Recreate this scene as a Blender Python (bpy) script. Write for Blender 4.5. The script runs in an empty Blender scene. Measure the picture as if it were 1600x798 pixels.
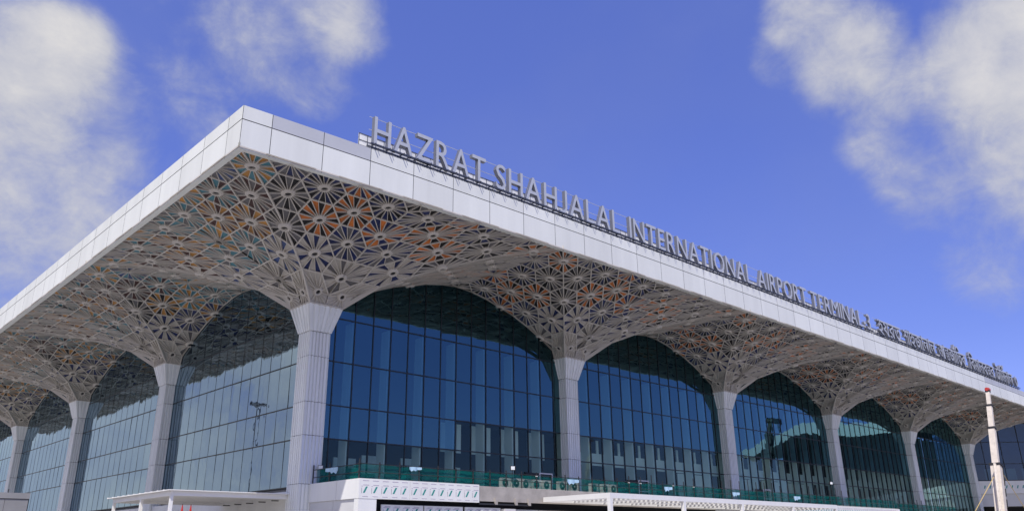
import bpy, bmesh, math, random
from mathutils import Vector, Matrix
R = math.radians
random.seed(7)
S = bpy.context.scene
COL = S.collection

# ------------------------------------------------------------------ camera (z = 0 is eye level, ground 1.7 m below)
F_PX = 1245.0
yaw, pit, rol = R(43.77), R(20.08), R(-0.72)
CAM = Vector((-27.42, -48.63, 0.0))
fw = Vector((math.sin(yaw)*math.cos(pit), math.cos(yaw)*math.cos(pit), math.sin(pit)))
rt = Vector((math.cos(yaw), -math.sin(yaw), 0))
up = rt.cross(fw)
r2 = rt*math.cos(rol) + up*math.sin(rol)
u2 = -rt*math.sin(rol) + up*math.cos(rol)
cd = bpy.data.cameras.new('camera'); cam = bpy.data.objects.new('camera', cd); COL.objects.link(cam)
cd.sensor_width = 36; cd.lens = F_PX/1600*36; cd.clip_start = 0.5; cd.clip_end = 6000
Mx = Matrix((r2, u2, -fw)).transposed().to_4x4(); Mx.translation = CAM
cam.matrix_world = Mx
S.camera = cam

def px_dir(px, py):
    d = fw + r2*((px-800)/F_PX) - u2*((py-399)/F_PX)
    return d.normalized()

# ------------------------------------------------------------------ light
SUN_EL, SUN_DIR = 55.0, (-0.78, -0.62)
sun_az = math.atan2(SUN_DIR[0], SUN_DIR[1])          # clockwise from +Y
sl = bpy.data.lights.new('sun', 'SUN'); so = bpy.data.objects.new('sun', sl); COL.objects.link(so)
sl.energy = 4.3; sl.angle = R(0.5); sl.color = (1.0, 0.955, 0.89)
sv = Vector((math.sin(sun_az)*math.cos(R(SUN_EL)), math.cos(sun_az)*math.cos(R(SUN_EL)), math.sin(R(SUN_EL))))
so.rotation_euler = sv.to_track_quat('Z', 'Y').to_euler()
so.location = (-60, -60, 80)
S.view_settings.view_transform = 'Standard'; S.view_settings.look = 'None'
S.view_settings.exposure = 0.0; S.view_settings.gamma = 1.0
S.view_settings.use_curve_mapping = False
S.cycles.max_bounces = 10; S.cycles.diffuse_bounces = 5; S.cycles.transparent_max_bounces = 12

# ------------------------------------------------------------------ world
W = bpy.data.worlds.new('World'); S.world = W; W.use_nodes = True
nt = W.node_tree; nt.nodes.clear(); N = nt.nodes; L = nt.links
def nd(t, **k):
    n = N.new(t)
    for a, b in k.items(): setattr(n, a, b)
    return n
def mth(op, a, b=None, clamp=False):
    n = nd('ShaderNodeMath', operation=op); n.use_clamp = clamp
    for i, v in enumerate((a, b)):
        if v is None: continue
        if isinstance(v, (int, float)): n.inputs[i].default_value = v
        else: L.new(v, n.inputs[i])
    return n.outputs[0]
out = nd('ShaderNodeOutputWorld'); bg = nd('ShaderNodeBackground'); bg.inputs[1].default_value = 0.1
L.new(bg.outputs[0], out.inputs[0])
sky = nd('ShaderNodeTexSky', sky_type='NISHITA'); sky.sun_disc = False
sky.sun_elevation = R(SUN_EL); sky.sun_rotation = sun_az
sky.air_density = 1.0; sky.dust_density = 0.6; sky.ozone_density = 3.0
tint = nd('ShaderNodeMix', data_type='RGBA', blend_type='MULTIPLY'); tint.inputs[0].default_value = 1
SKY_TINT = (1.13, 1.06, 1.86, 1)
L.new(sky.outputs[0], tint.inputs[6]); tint.inputs[7].default_value = SKY_TINT
tc = nd('ShaderNodeTexCoord')
dirv = tc.outputs['Generated']
sx_ = nd('ShaderNodeSeparateXYZ'); L.new(dirv, sx_.inputs[0])
ev = nd('ShaderNodeMapRange'); L.new(sx_.outputs[2], ev.inputs[0])
ev.inputs[1].default_value = .22; ev.inputs[2].default_value = .62; ev.inputs[3].default_value = .86; ev.inputs[4].default_value = 1.16
even = nd('ShaderNodeVectorMath', operation='SCALE'); L.new(tint.outputs[2], even.inputs[0]); L.new(ev.outputs[0], even.inputs['Scale'])
def noise(scale, detail, rough, dist=0.0, off=(0, 0, 0)):
    mp = nd('ShaderNodeMapping'); mp.inputs['Location'].default_value = off; mp.inputs['Scale'].default_value = (1, 1, 1.25)
    L.new(dirv, mp.inputs[0])
    n = nd('ShaderNodeTexNoise'); L.new(mp.outputs[0], n.inputs['Vector'])
    n.inputs['Scale'].default_value = scale; n.inputs['Detail'].default_value = detail
    n.inputs['Roughness'].default_value = rough; n.inputs['Distortion'].default_value = dist
    return n.outputs['Fac']
BLOBS = [ # pixel the bank stands at, angular radius in degrees, weight
    (95, 90, 3.6, 1.1), (40, 140, 6.0, 1.0), (80, 220, 6.5, .85), (20, 300, 8.0, .85), (-30, 420, 8.5, .68), (-150, 200, 10, .95), (150, 330, 4.5, .55), (-60, 40, 5, .6),
    (400, 40, 4.6, .74), (520, 30, 3.8, .86), (450, 90, 4.6, .72), (330, 130, 4.6, .42), (300, 190, 4.2, .36), (400, -80, 6, .7), (330, 20, 4, .5),
    (1275, 40, 3.6, .92), (1215, 95, 2.4, .62), (1330, 90, 4.4, .98), (1390, 130, 4.2, .86), (1400, 210, 3.6, .72), (1450, 270, 3.8, .72), (1500, 140, 4.2, .86), (1560, 90, 5.5, 1.0), (1600, 180, 6.0, .95), (1500, 230, 3.8, .7), (1640, 40, 6, .95), (1680, 230, 6.5, .85),
    (1590, 320, 4.2, .5), (1560, 415, 3.4, .38), (1620, 400, 4, .46), (1720, 0, 9, .8)]
acc = None
for (px, py, rad, w) in BLOBS:
    d = px_dir(px, py)
    dt = nd('ShaderNodeVectorMath', operation='DOT_PRODUCT'); L.new(dirv, dt.inputs[0]); dt.inputs[1].default_value = d
    mr = nd('ShaderNodeMapRange', interpolation_type='SMOOTHSTEP')
    L.new(dt.outputs['Value'], mr.inputs[0])
    mr.inputs[1].default_value = math.cos(R(rad*1.35)); mr.inputs[2].default_value = 1.0
    mr.inputs[3].default_value = 0; mr.inputs[4].default_value = w
    acc = mr.outputs[0] if acc is None else mth('MAXIMUM', acc, mr.outputs[0])
# first, a broad bright bank low in the sky beyond the left facade
for bd, ra, rb, wt in (((-0.55, 0.83, 0.17), 46, 14, 1.12), ((-0.70, -0.62, 0.45), 62, 22, .85)):  # second: unseen bank behind the camera, added to brighten the columns
    d = Vector(bd).normalized()
    dt = nd('ShaderNodeVectorMath', operation='DOT_PRODUCT'); L.new(dirv, dt.inputs[0]); dt.inputs[1].default_value = d
    mr = nd('ShaderNodeMapRange', interpolation_type='SMOOTHSTEP'); L.new(dt.outputs['Value'], mr.inputs[0])
    mr.inputs[1].default_value = math.cos(R(ra)); mr.inputs[2].default_value = math.cos(R(rb)); mr.inputs[4].default_value = wt
    acc = mth('MAXIMUM', acc, mr.outputs[0])
f1 = noise(5.5, 9, 0.58, 0.25, (3.1, 0.4, 1.7))
f2 = noise(14, 10, 0.66, 0.5, (0.2, 5.4, 2.2))
f3 = noise(3.2, 5, 0.5, 0.0, (7.2, 1.4, 4.2))
dens = mth('ADD', acc, mth('MULTIPLY', mth('SUBTRACT', f1, 0.5), 1.7))
dens = mth('ADD', dens, mth('MULTIPLY', mth('SUBTRACT', f2, 0.5), 0.62))
mask = nd('ShaderNodeMapRange', interpolation_type='SMOOTHSTEP'); L.new(dens, mask.inputs[0])
mask.inputs[1].default_value = 0.24; mask.inputs[2].default_value = 1.0; mask.inputs[4].default_value = 0.93
gate = nd('ShaderNodeMapRange'); L.new(acc, gate.inputs[0]); gate.inputs[1].default_value = 0.02; gate.inputs[2].default_value = 0.2
cmask = mth('MULTIPLY', mask.outputs[0], gate.outputs[0])
thin = mth('ADD', cmask, mth('MULTIPLY', mth('SUBTRACT', f3, 0.45, True), 0.35), True)
shade = mth('ADD', mth('ADD', mth('MULTIPLY', f2, 0.22), mth('MULTIPLY', f1, 0.30)), mth('MULTIPLY', dens, 0.44))
cr = nd('ShaderNodeValToRGB'); L.new(shade, cr.inputs[0])
e = cr.color_ramp.elements
e[0].position = 0.28; e[0].color = (3.0, 3.4, 4.9, 1)
e[1].position = 0.92; e[1].color = (7.6, 7.4, 7.3, 1)
e.new(0.55).color = (4.5, 4.75, 5.9, 1)
mix = nd('ShaderNodeMix', data_type='RGBA'); L.new(thin, mix.inputs[0])
L.new(even.outputs[0], mix.inputs[6]); L.new(cr.outputs[0], mix.inputs[7])
L.new(mix.outputs[2], bg.inputs[0])

# ------------------------------------------------------------------ materials
MATS = {}
def mat(name, color, rough=0.6, metal=0.0, var=0.0, vscale=1.0, spec=0.5, streak=False, bump=0.0, island=0.0):
    if name in MATS: return MATS[name]
    m = bpy.data.materials.new(name); m.use_nodes = True
    t = m.node_tree; b = t.nodes['Principled BSDF']
    b.inputs['Base Color'].default_value = (*color, 1); b.inputs['Roughness'].default_value = rough
    b.inputs['Metallic'].default_value = metal; b.inputs['Specular IOR Level'].default_value = spec
    if var > 0:
        co = t.nodes.new('ShaderNodeTexCoord'); mp = t.nodes.new('ShaderNodeMapping')
        t.links.new(co.outputs['Object'], mp.inputs[0])
        mp.inputs['Scale'].default_value = (1, 1, 0.12) if streak else (1, 1, 1)
        n = t.nodes.new('ShaderNodeTexNoise'); n.inputs['Scale'].default_value = vscale; n.inputs['Detail'].default_value = 6
        n.inputs['Roughness'].default_value = 0.62
        t.links.new(mp.outputs[0], n.inputs['Vector'])
        r = t.nodes.new('ShaderNodeValToRGB'); t.links.new(n.outputs['Fac'], r.inputs[0])
        r.color_ramp.elements[0].position = 0.3; r.color_ramp.elements[1].position = 0.72
        r.color_ramp.elements[0].color = (*[c*(1-var) for c in color], 1)
        r.color_ramp.elements[1].color = (*[min(1, c*(1+var*0.6)) for c in color], 1)
        t.links.new(r.outputs[0], b.inputs['Base Color'])
        if bump > 0:
            bp = t.nodes.new('ShaderNodeBump'); bp.inputs['Strength'].default_value = bump; bp.inputs['Distance'].default_value = 0.02
            t.links.new(n.outputs['Fac'], bp.inputs['Height']); t.links.new(bp.outputs[0], b.inputs['Normal'])
    if island > 0:
        ge = t.nodes.new('ShaderNodeNewGeometry'); mr = t.nodes.new('ShaderNodeMapRange')
        t.links.new(ge.outputs['Random Per Island'], mr.inputs[0])
        mr.inputs[3].default_value = 1-island; mr.inputs[4].default_value = 1+island*.6
        vs = t.nodes.new('ShaderNodeVectorMath'); vs.operation = 'SCALE'
        src = b.inputs['Base Color'].links[0].from_socket if b.inputs['Base Color'].is_linked else None
        if src: t.links.new(src, vs.inputs[0])
        else: vs.inputs[0].default_value = color
        t.links.new(mr.outputs[0], vs.inputs['Scale']); t.links.new(vs.outputs[0], b.inputs['Base Color'])
    MATS[name] = m
    return m

M_FASC = mat('fascia_white', (0.78, 0.79, 0.735), 0.42, 0, 0.09, 0.6, streak=True, island=.05)
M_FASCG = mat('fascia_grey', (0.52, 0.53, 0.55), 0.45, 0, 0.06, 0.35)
M_GAP = mat('joint_dark', (0.02, 0.02, 0.025), 0.8)
M_GRC = mat('column_concrete', (0.86, 0.88, 0.88), 0.65, 0, 0.12, 0.6, streak=True, bump=0.1, island=.07)
M_FILM = mat('protective_film', (0.74, 0.78, 0.83), 0.35, 0, 0.06, 0.8, streak=True)
M_RIB = mat('rib_white', (0.58, 0.54, 0.48), 0.6, 0, 0.10, 1.2)
M_ROOF = mat('roof_sheet', (0.6, 0.6, 0.6), 0.5)
PAN = {
    'rust': mat('panel_rust', (0.60, 0.18, 0.035), 0.5, 0, 0.25, 1.5, island=.3),
    'navy': mat('panel_navy', (0.018, 0.030, 0.12), 0.45, 0, 0.15, 1.5, island=.3),
    'black': mat('panel_black', (0.006, 0.005, 0.006), 0.6),
    'grey': mat('panel_grey', (0.15, 0.145, 0.15), 0.6, 0, 0.12, 1.5),
    'white': mat('panel_white', (0.50, 0.47, 0.42), 0.6, 0, 0.10, 1.5),
    'amber': mat('panel_amber', (0.52, 0.25, 0.05), 0.5, 0, 0.25, 1.5, island=.3),
    'teal': mat('panel_teal', (0.06, 0.22, 0.28), 0.45, 0, 0.15, 1.5),
    'maroon': mat('panel_maroon', (0.06, 0.018, 0.016), 0.55, 0, 0.15, 1.5),
    'blue': mat('panel_blue', (0.04, 0.08, 0.23), 0.45, 0, 0.15, 1.5, island=.3)}
PKEYS = list(PAN)
M_MULL = mat('mullion_dark', (0.012, 0.016, 0.02), 0.4)
M_DECK = mat('deck_concrete', (0.36, 0.35, 0.33), 0.8, 0, 0.2, 0.8)
M_BEAM = mat('raw_concrete', (0.40, 0.37, 0.34), 0.85, 0, 0.25, 1.2, bump=0.3)
M_CLAD = mat('cladding_white', (0.80, 0.80, 0.78), 0.5, 0, 0.09, 0.7, streak=True)
M_WALL = mat('wall_pale', (0.62, 0.62, 0.62), 0.6, 0, 0.08, 0.5)
M_LOWB = mat('grey_cladding', (0.27, 0.27, 0.28), 0.6, 0, 0.12, 0.8)
M_WINGDK = mat('added_dark_wall', (0.02, 0.021, 0.024), 0.7, 0, 0.3, 2.0)  # dark facing added to the unseen wing stretch to blacken its reflection
M_TEAL = mat('mark_teal', (0.02, 0.27, 0.23), 0.5)
M_PURP = mat('mark_mauve', (0.42, 0.36, 0.46), 0.5)
M_INK = mat('mark_ink', (0.10, 0.09, 0.14), 0.5)
M_STEEL = mat('scaffold_tube', (0.035, 0.037, 0.04), 0.5, 0.3)
M_WPAINT = mat('white_paint', (0.80, 0.79, 0.77), 0.45, 0, 0.05, 1.0)
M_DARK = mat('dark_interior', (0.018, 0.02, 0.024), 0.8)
M_FIN = mat('fin_white', (0.82, 0.86, 0.86), 0.5)
M_INTW = mat('interior_wall', (0.80, 0.81, 0.74), 0.7, 0, 0.1, 0.6)
M_ALU = mat('letter_steel', (0.54, 0.56, 0.58), 0.42, 0.2, 0.08, 2.0)
M_SIDE = mat('letter_return', (0.20, 0.21, 0.25), 0.4, 0.4)
M_RAIL = mat('rail_dark', (0.09, 0.10, 0.13), 0.5, 0.5)
M_TARP = mat('tarp_blue', (0.42, 0.62, 0.78), 0.7, 0, 0.15, 6)
M_RED = mat('flag_red', (0.55, 0.03, 0.02), 0.7, 0, 0.2, 5)
M_CRANE = mat('crane_cream', (0.74, 0.66, 0.56), 0.45, 0, 0.18, 2.5)
M_CREDT = mat('crane_red', (0.55, 0.06, 0.05), 0.45)
M_ROPE = mat('rope_yellow', (0.55, 0.40, 0.14), 0.7)
M_BLACK = mat('black_matte', (0.015, 0.015, 0.017), 0.6)
M_LAMP = mat('lamp_glass', (0.75, 0.78, 0.80), 0.2)
M_MAST = mat('mast_grey', (0.30, 0.31, 0.33), 0.4, 0.6)
M_GRILL = mat('ac_casing', (0.66, 0.66, 0.63), 0.5, 0, 0.06, 3)

def glass_mat(name, lo, tint_c, trans_c, bump=0.012):
    m = bpy.data.materials.new(name); m.use_nodes = True; t = m.node_tree; t.nodes.clear()
    o = t.nodes.new('ShaderNodeOutputMaterial'); mx = t.nodes.new('ShaderNodeMixShader')
    gl = t.nodes.new('ShaderNodeBsdfGlossy'); tr = t.nodes.new('ShaderNodeBsdfTransparent')
    gl.inputs['Color'].default_value = (*tint_c, 1); gl.inputs['Roughness'].default_value = 0.012
    tr.inputs['Color'].default_value = (*trans_c, 1)
    lw = t.nodes.new('ShaderNodeLayerWeight'); lw.inputs[0].default_value = 0.5
    p = t.nodes.new('ShaderNodeMath'); p.operation = 'POWER'; p.inputs[1].default_value = 4.0; t.links.new(lw.outputs['Facing'], p.inputs[0])
    ma = t.nodes.new('ShaderNodeMath'); ma.operation = 'MULTIPLY_ADD'; ma.inputs[1].default_value = 1-lo; ma.inputs[2].default_value = lo
    t.links.new(p.outputs[0], ma.inputs[0])
    co = t.nodes.new('ShaderNodeTexCoord'); n = t.nodes.new('ShaderNodeTexNoise'); n.inputs['Scale'].default_value = 0.55; n.inputs['Detail'].default_value = 2
    t.links.new(co.outputs['Object'], n.inputs['Vector'])
    b = t.nodes.new('ShaderNodeBump'); b.inputs['Strength'].default_value = 1.0; b.inputs['Distance'].default_value = bump
    t.links.new(n.outputs['Fac'], b.inputs['Height']); t.links.new(b.outputs[0], gl.inputs['Normal'])
    t.links.new(ma.outputs[0], mx.inputs[0]); t.links.new(tr.outputs[0], mx.inputs[1]); t.links.new(gl.outputs[0], mx.inputs[2])
    t.links.new(mx.outputs[0], o.inputs[0])
    MATS[name] = m
    return m
M_GLASS = glass_mat('curtain_glass', 0.17, (0.42, 0.86, 1.0), (0.30, 0.48, 0.54), 0.007)
M_GLASSL = glass_mat('side_glass', 0.41, (0.64, 0.84, 1.0), (0.12, 0.16, 0.20))
M_CLEAR = glass_mat('clear_glass', 0.05, (0.6, 0.95, 0.95), (0.74, 0.88, 0.83), 0.007)
M_GLASSR = glass_mat('wing_glass', 0.10, (0.7, 0.86, 0.95), (0.22, 0.32, 0.36))

def net_mat():
    m = bpy.data.materials.new('green_net'); m.use_nodes = True; t = m.node_tree; t.nodes.clear()
    o = t.nodes.new('ShaderNodeOutputMaterial'); mx = t.nodes.new('ShaderNodeMixShader')
    d = t.nodes.new('ShaderNodeBsdfDiffuse'); tr = t.nodes.new('ShaderNodeBsdfTransparent'); tl = t.nodes.new('ShaderNodeBsdfTranslucent')
    d.inputs[0].default_value = (0.008, 0.15, 0.14, 1); tl.inputs[0].default_value = (0.008, 0.17, 0.16, 1)
    ad = t.nodes.new('ShaderNodeMixShader'); ad.inputs[0].default_value = 0.35
    t.links.new(d.outputs[0], ad.inputs[1]); t.links.new(tl.outputs[0], ad.inputs[2])
    co = t.nodes.new('ShaderNodeTexCoord'); n = t.nodes.new('ShaderNodeTexNoise'); n.inputs['Scale'].default_value = 0.9; n.inputs['Detail'].default_value = 4
    t.links.new(co.outputs['Object'], n.inputs['Vector'])
    mr = t.nodes.new('ShaderNodeMapRange'); t.links.new(n.outputs['Fac'], mr.inputs[0])
    mr.inputs[1].default_value = .3; mr.inputs[2].default_value = .7; mr.inputs[3].default_value = .45; mr.inputs[4].default_value = .9
    t.links.new(mr.outputs[0], mx.inputs[0]); t.links.new(tr.outputs[0], mx.inputs[1]); t.links.new(ad.outputs[0], mx.inputs[2])
    t.links.new(mx.outputs[0], o.inputs[0]); return m
M_NET = net_mat()

# ------------------------------------------------------------------ mesh helpers
class MB:
    def __init__(s): s.v = []; s.f = []; s.m = []; s.mats = []
    def mi(s, m):
        if m not in s.mats: s.mats.append(m)
        return s.mats.index(m)
    def face(s, pts, m):
        b = len(s.v); s.v += [tuple(p) for p in pts]; s.f.append(tuple(range(b, b+len(pts)))); s.m.append(s.mi(m))
    def box(s, x0, x1, y0, y1, z0, z1, m):
        b = len(s.v)
        s.v += [(x0,y0,z0),(x1,y0,z0),(x1,y1,z0),(x0,y1,z0),(x0,y0,z1),(x1,y0,z1),(x1,y1,z1),(x0,y1,z1)]
        for q in ((3,2,1,0),(4,5,6,7),(0,1,5,4),(1,2,6,5),(2,3,7,6),(3,0,4,7)):
            s.f.append(tuple(b+i for i in q)); s.m.append(s.mi(m))
    def bar(s, a, b, w, h, m, upv=(0,0,1)):
        a = Vector(a); b = Vector(b); t = (b-a).normalized(); u = Vector(upv)
        if abs(t.dot(u)) > .98: u = Vector((0,1,0))
        sd = t.cross(u).normalized(); u = sd.cross(t)
        o = len(s.v)
        for p in (a, b):
            for (i, j) in ((-1,-1),(1,-1),(1,1),(-1,1)): s.v.append(tuple(p+sd*i*w/2+u*j*h/2))
        for q in ((0,1,2,3),(7,6,5,4),(1,0,4,5),(2,1,5,6),(3,2,6,7),(0,3,7,4)):
            s.f.append(tuple(o+i for i in q)); s.m.append(s.mi(m))
    def tube(s, a, b, r0, m, r1=None, n=8, caps=True):
        a = Vector(a); b = Vector(b); r1 = r0 if r1 is None else r1
        t = (b-a).normalized(); u = Vector((0,0,1)) if abs(t.z) < .9 else Vector((1,0,0))
        sd = t.cross(u).normalized(); u = sd.cross(t); o = len(s.v)
        for p, r in ((a, r0), (b, r1)):
            for k in range(n):
                c = 2*math.pi*k/n; s.v.append(tuple(p+sd*math.cos(c)*r+u*math.sin(c)*r))
        for k in range(n):
            k2 = (k+1) % n; s.f.append((o+k, o+k2, o+n+k2, o+n+k)); s.m.append(s.mi(m))
        if caps:
            s.f.append(tuple(o+k for k in reversed(range(n)))); s.m.append(s.mi(m))
            s.f.append(tuple(o+n+k for k in range(n))); s.m.append(s.mi(m))
    def build(s, name, parent=None, loc=None):
        me = bpy.data.meshes.new(name)
        v = s.v
        if loc: v = [(x-loc[0], y-loc[1], z-loc[2]) for x, y, z in v]
        me.from_pydata(v, [], s.f)
        for m in s.mats: me.materials.append(m)
        me.polygons.foreach_set('material_index', s.m)
        me.update()
        o = bpy.data.objects.new(name, me); COL.objects.link(o)
        if loc: o.location = loc
        if parent is not None: o.parent = parent
        return o

def tag(o, label=None, cat=None, group=None, kind=None):
    for k, v in (('label', label), ('category', cat), ('group', group), ('kind', kind)):
        if v: o[k] = v
    return o
def thing(name, label, cat, loc=(0,0,0), group=None, rz=0):
    o = bpy.data.objects.new(name, None); COL.objects.link(o); o.location = loc; o.rotation_euler = (0,0,rz)
    o.empty_display_size = 0.3
    return tag(o, label, cat, group)

# ------------------------------------------------------------------ setting
GZ = -1.7
g = MB(); g.face([(-3000,-3000,GZ),(3000,-3000,GZ),(3000,3000,GZ),(-3000,3000,GZ)], mat('ground_concrete', (0.36, 0.345, 0.32), 0.9, 0, 0.15, 0.05))
tag(g.build('ground'), kind='structure')
g = MB(); g.face([(-400,-42,GZ+.004),(400,-42,GZ+.004),(400,-22,GZ+.004),(-400,-22,GZ+.004)], mat('asphalt', (0.06, 0.06, 0.062), 0.9, 0, 0.2, 0.6))
tag(g.build('road'), kind='structure')

# ------------------------------------------------------------------ terminal building
SF, SL, UO = 25.68, 25.09, 1.5
RX0, RX1, RY0, RY1 = -12.0, 141.2, -12.0, 112.9
def bow(x): return 0.68*(1-math.exp(-(max(x, -12)+12)/18.0))
PROF = [(0.85,15.9),(1,16.55),(2,17.35),(3,18.02),(4,18.60),(5,19.03),(6,19.42),(7,19.68),(8,19.80)]
def prof(r):
    if r <= .85: return 15.9
    for (a, za), (b, zb) in zip(PROF, PROF[1:]):
        if r <= b: return za+(zb-za)*(r-a)/(b-a)
    return PROF[-1][1]
T = thing('terminal_building', 'glass airport terminal with white roof edge and flared columns under a star patterned soffit', 'terminal')

def quadrant(lat, pan, cx, cy, sx, sy, ux, uy, colors):
    """star lattice of one quarter of a column head; (i, j) runs 0 (outer corner) .. 8 (column axis)"""
    def P(i, j):
        r = max(8-i, 8-j)
        x = cx+sx*(8-i)*ux; y = cy+sy*(8-j)*uy
        z = prof(r); z += bow(x)*(z-15.9)/4.2
        return Vector((x, y, z))
    def NRM(i, j):
        e = .3
        a = P(min(i+e, 8), j)-P(max(i-e, 0), j); b = P(i, min(j+e, 8))-P(i, max(j-e, 0))
        n = a.cross(b); n.normalize()
        if n.z > 0: n = -n
        return n
    def poly(h):
        hi, hj = h
        if h == (7, 7): return None
        vs = [(hi-1,hj-1),(hi,hj-1),(hi+1,hj),(hi+1,hj+1),(hi,hj+1),(hi-1,hj)]
        for ax in (0, 1):
            for lo, sg in ((0, 1), (8, -1)):
                o = []
                for k in range(len(vs)):
                    a = vs[k]; b = vs[(k+1) % len(vs)]
                    ia = (a[ax]-lo)*sg >= -1e-9; ib = (b[ax]-lo)*sg >= -1e-9
                    if ia: o.append(a)
                    if ia != ib:
                        t = (lo-a[ax])/(b[ax]-a[ax]); o.append((a[0]+(b[0]-a[0])*t, a[1]+(b[1]-a[1])*t))
                vs = o
                if len(vs) < 3: return None
        return vs
    cells = []
    for hi in range(0, 9):
        for hj in range(0, 9):
            if (hi+hj) % 3 == 2:
                p = poly((hi, hj))
                if p: cells.append(((hi, hj), p, (hi, hj)))
    for hi, hj in ((9,2),(2,9),(9,5),(5,9),(-1,3),(3,-1),(-1,6),(6,-1),(-1,0),(0,-1)):   # cells whose hub lies just outside: slivers
        pass
    c = 7.15
    cells.append(((7.38,6.93), [(6,6),(7,6),(8,7),(8,c),(c,c)], (7,7)))
    cells.append(((6.93,7.38), [(6,6),(c,c),(c,8),(7,8),(6,7)], (7,7)))
    DEPTH = .085
    def rib(a, b, na, nb, wa, wb, da, db):
        t = (b-a)
        if t.length < .05: return
        t.normalize(); sa = t.cross(na).normalized(); sb = t.cross(nb).normalized()
        A = [a-sa*wa/2, a+sa*wa/2, a+sa*wa*.5-na*da, a-sa*wa*.5-na*da]
        B = [b-sb*wb/2, b+sb*wb/2, b+sb*wb*.5-nb*db, b-sb*wb*.5-nb*db]
        lat.face([A[0], A[1], B[1], B[0]], M_RIB)
        lat.face([A[1], A[2], B[2], B[1]], M_RIB); lat.face([A[3], A[0], B[0], B[3]], M_RIB)
    done = set()
    for hub, vs, key in cells:
        H = P(*hub); nh = NRM(*hub)
        k = key if key[1] <= key[0] else (key[1], key[0])
        left = key[0] < key[1]
        ca, cb = colors(k, left, key)
        near = max(8-key[0], 8-key[1])
        dep = DEPTH if near > 3 else (.13 if near > 1 else .12)
        Hs = H + nh*.05
        rst = .26 if not (key[0] == 0 or key[1] == 0) else .05
        def hst(p): return Hs+(p-H).normalized()*rst
        n = len(vs); sect = 0
        on = [abs(hub[0]-8) < 1e-6 or False, abs(hub[1]-8) < 1e-6]
        for q in range(n):
            a = vs[q]; b = vs[(q+1) % n]
            # edge lying on the quadrant border through the hub: no sectors there
            cr_ = (a[0]-hub[0])*(b[1]-hub[1])-(a[1]-hub[1])*(b[0]-hub[0])
            onb = (abs(a[0]-b[0]) < 1e-6 and abs(a[0]-8) < 1e-6) or (abs(a[1]-b[1]) < 1e-6 and abs(a[1]-8) < 1e-6)
            if abs(cr_) < 1e-6:
                if onb or abs(a[0]-b[0]) < 1e-6 or abs(a[1]-b[1]) < 1e-6:
                    rib(H, P(*a), nh, NRM(*a), .10, .12, dep, dep); rib(H, P(*b), nh, NRM(*b), .10, .12, dep, dep)
                continue
            ln = math.hypot(a[0]-b[0], a[1]-b[1])
            div = 3 if ln > .8 else (2 if ln > .35 else 1)
            if key == (7,7): div = 3 if ln > .7 else 2
            ek = tuple(sorted((tuple(round(c_, 3) for c_ in a), tuple(round(c_, 3) for c_ in b))))
            pts = [(a[0]+(b[0]-a[0])*s_/div, a[1]+(b[1]-a[1])*s_/div) for s_ in range(div+1)]
            PA = [P(*p) for p in pts]; NA = [NRM(*p) for p in pts]
            # keep edge points on the straight chord so cells stay crisp
            if ek not in done:
                done.add(ek)
                rib(PA[0], PA[-1], NA[0], NA[-1], .092, .092, DEPTH, DEPTH)
            for s_ in range(div):
                m = PAN[ca if sect % 2 == 0 else cb]; dd = dep
                if (ca if sect % 2 == 0 else cb) == 'white': dd = dep*(.45 if near > 3 else .8)
                A_, B_ = PA[s_]-NA[s_]*dd, PA[s_+1]-NA[s_+1]*dd
                pan.face([H-nh*dd, A_, B_], m)
                sect += 1
                if s_ > 0:
                    rib(hst(PA[s_]), PA[s_], nh, NA[s_], .034, .036, dep+.05, dep)
                elif div >= 1:
                    rib(hst(PA[0]), PA[0], nh, NA[0], .045, .055, dep+.05, dep)
        # hub ring
        rO, rI = (.42, .21) if near > 1 else (.36, .19)
        if near == 1 and key == (7,7): rO = .34; rI = .17
        if key[0] == 0 or key[1] == 0: continue
        t1 = nh.orthogonal().normalized(); t2 = nh.cross(t1)
        K = 14; base = []
        for kk in range(K):
            an = 2*math.pi*kk/K; dv = t1*math.cos(an)+t2*math.sin(an); base.append(dv)
        for kk in range(K):
            d0, d1 = base[kk], base[(kk+1) % K]
            p0 = [H+d0*rO*1.12-nh*.25, H+d0*rO+nh*.04, H+d0*(rO*.72)+nh*.15, H+d0*rI+nh*.13, H+d0*rI*.9+nh*.03]
            p1 = [H+d1*rO*1.12-nh*.25, H+d1*rO+nh*.04, H+d1*(rO*.72)+nh*.15, H+d1*rI+nh*.13, H+d1*rI*.9+nh*.03]
            for z_ in range(4): lat.face([p0[z_], p1[z_], p1[z_+1], p0[z_+1]], M_RIB)
            lat.face([p0[4], p1[4], H+nh*.03], M_BLACK)
    # seams: corner crease and the rim along the facade line
    for k in range(0, 7):
        a, b = P(k, k), P(k+1 if k < 6 else c, k+1 if k < 6 else c)
        na, nb = NRM(k, k), NRM(min(k+1, c), min(k+1, c))
        rib(a+na*.02, b+nb*.02, na, nb, .10, .10, .3, .3)

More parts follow.
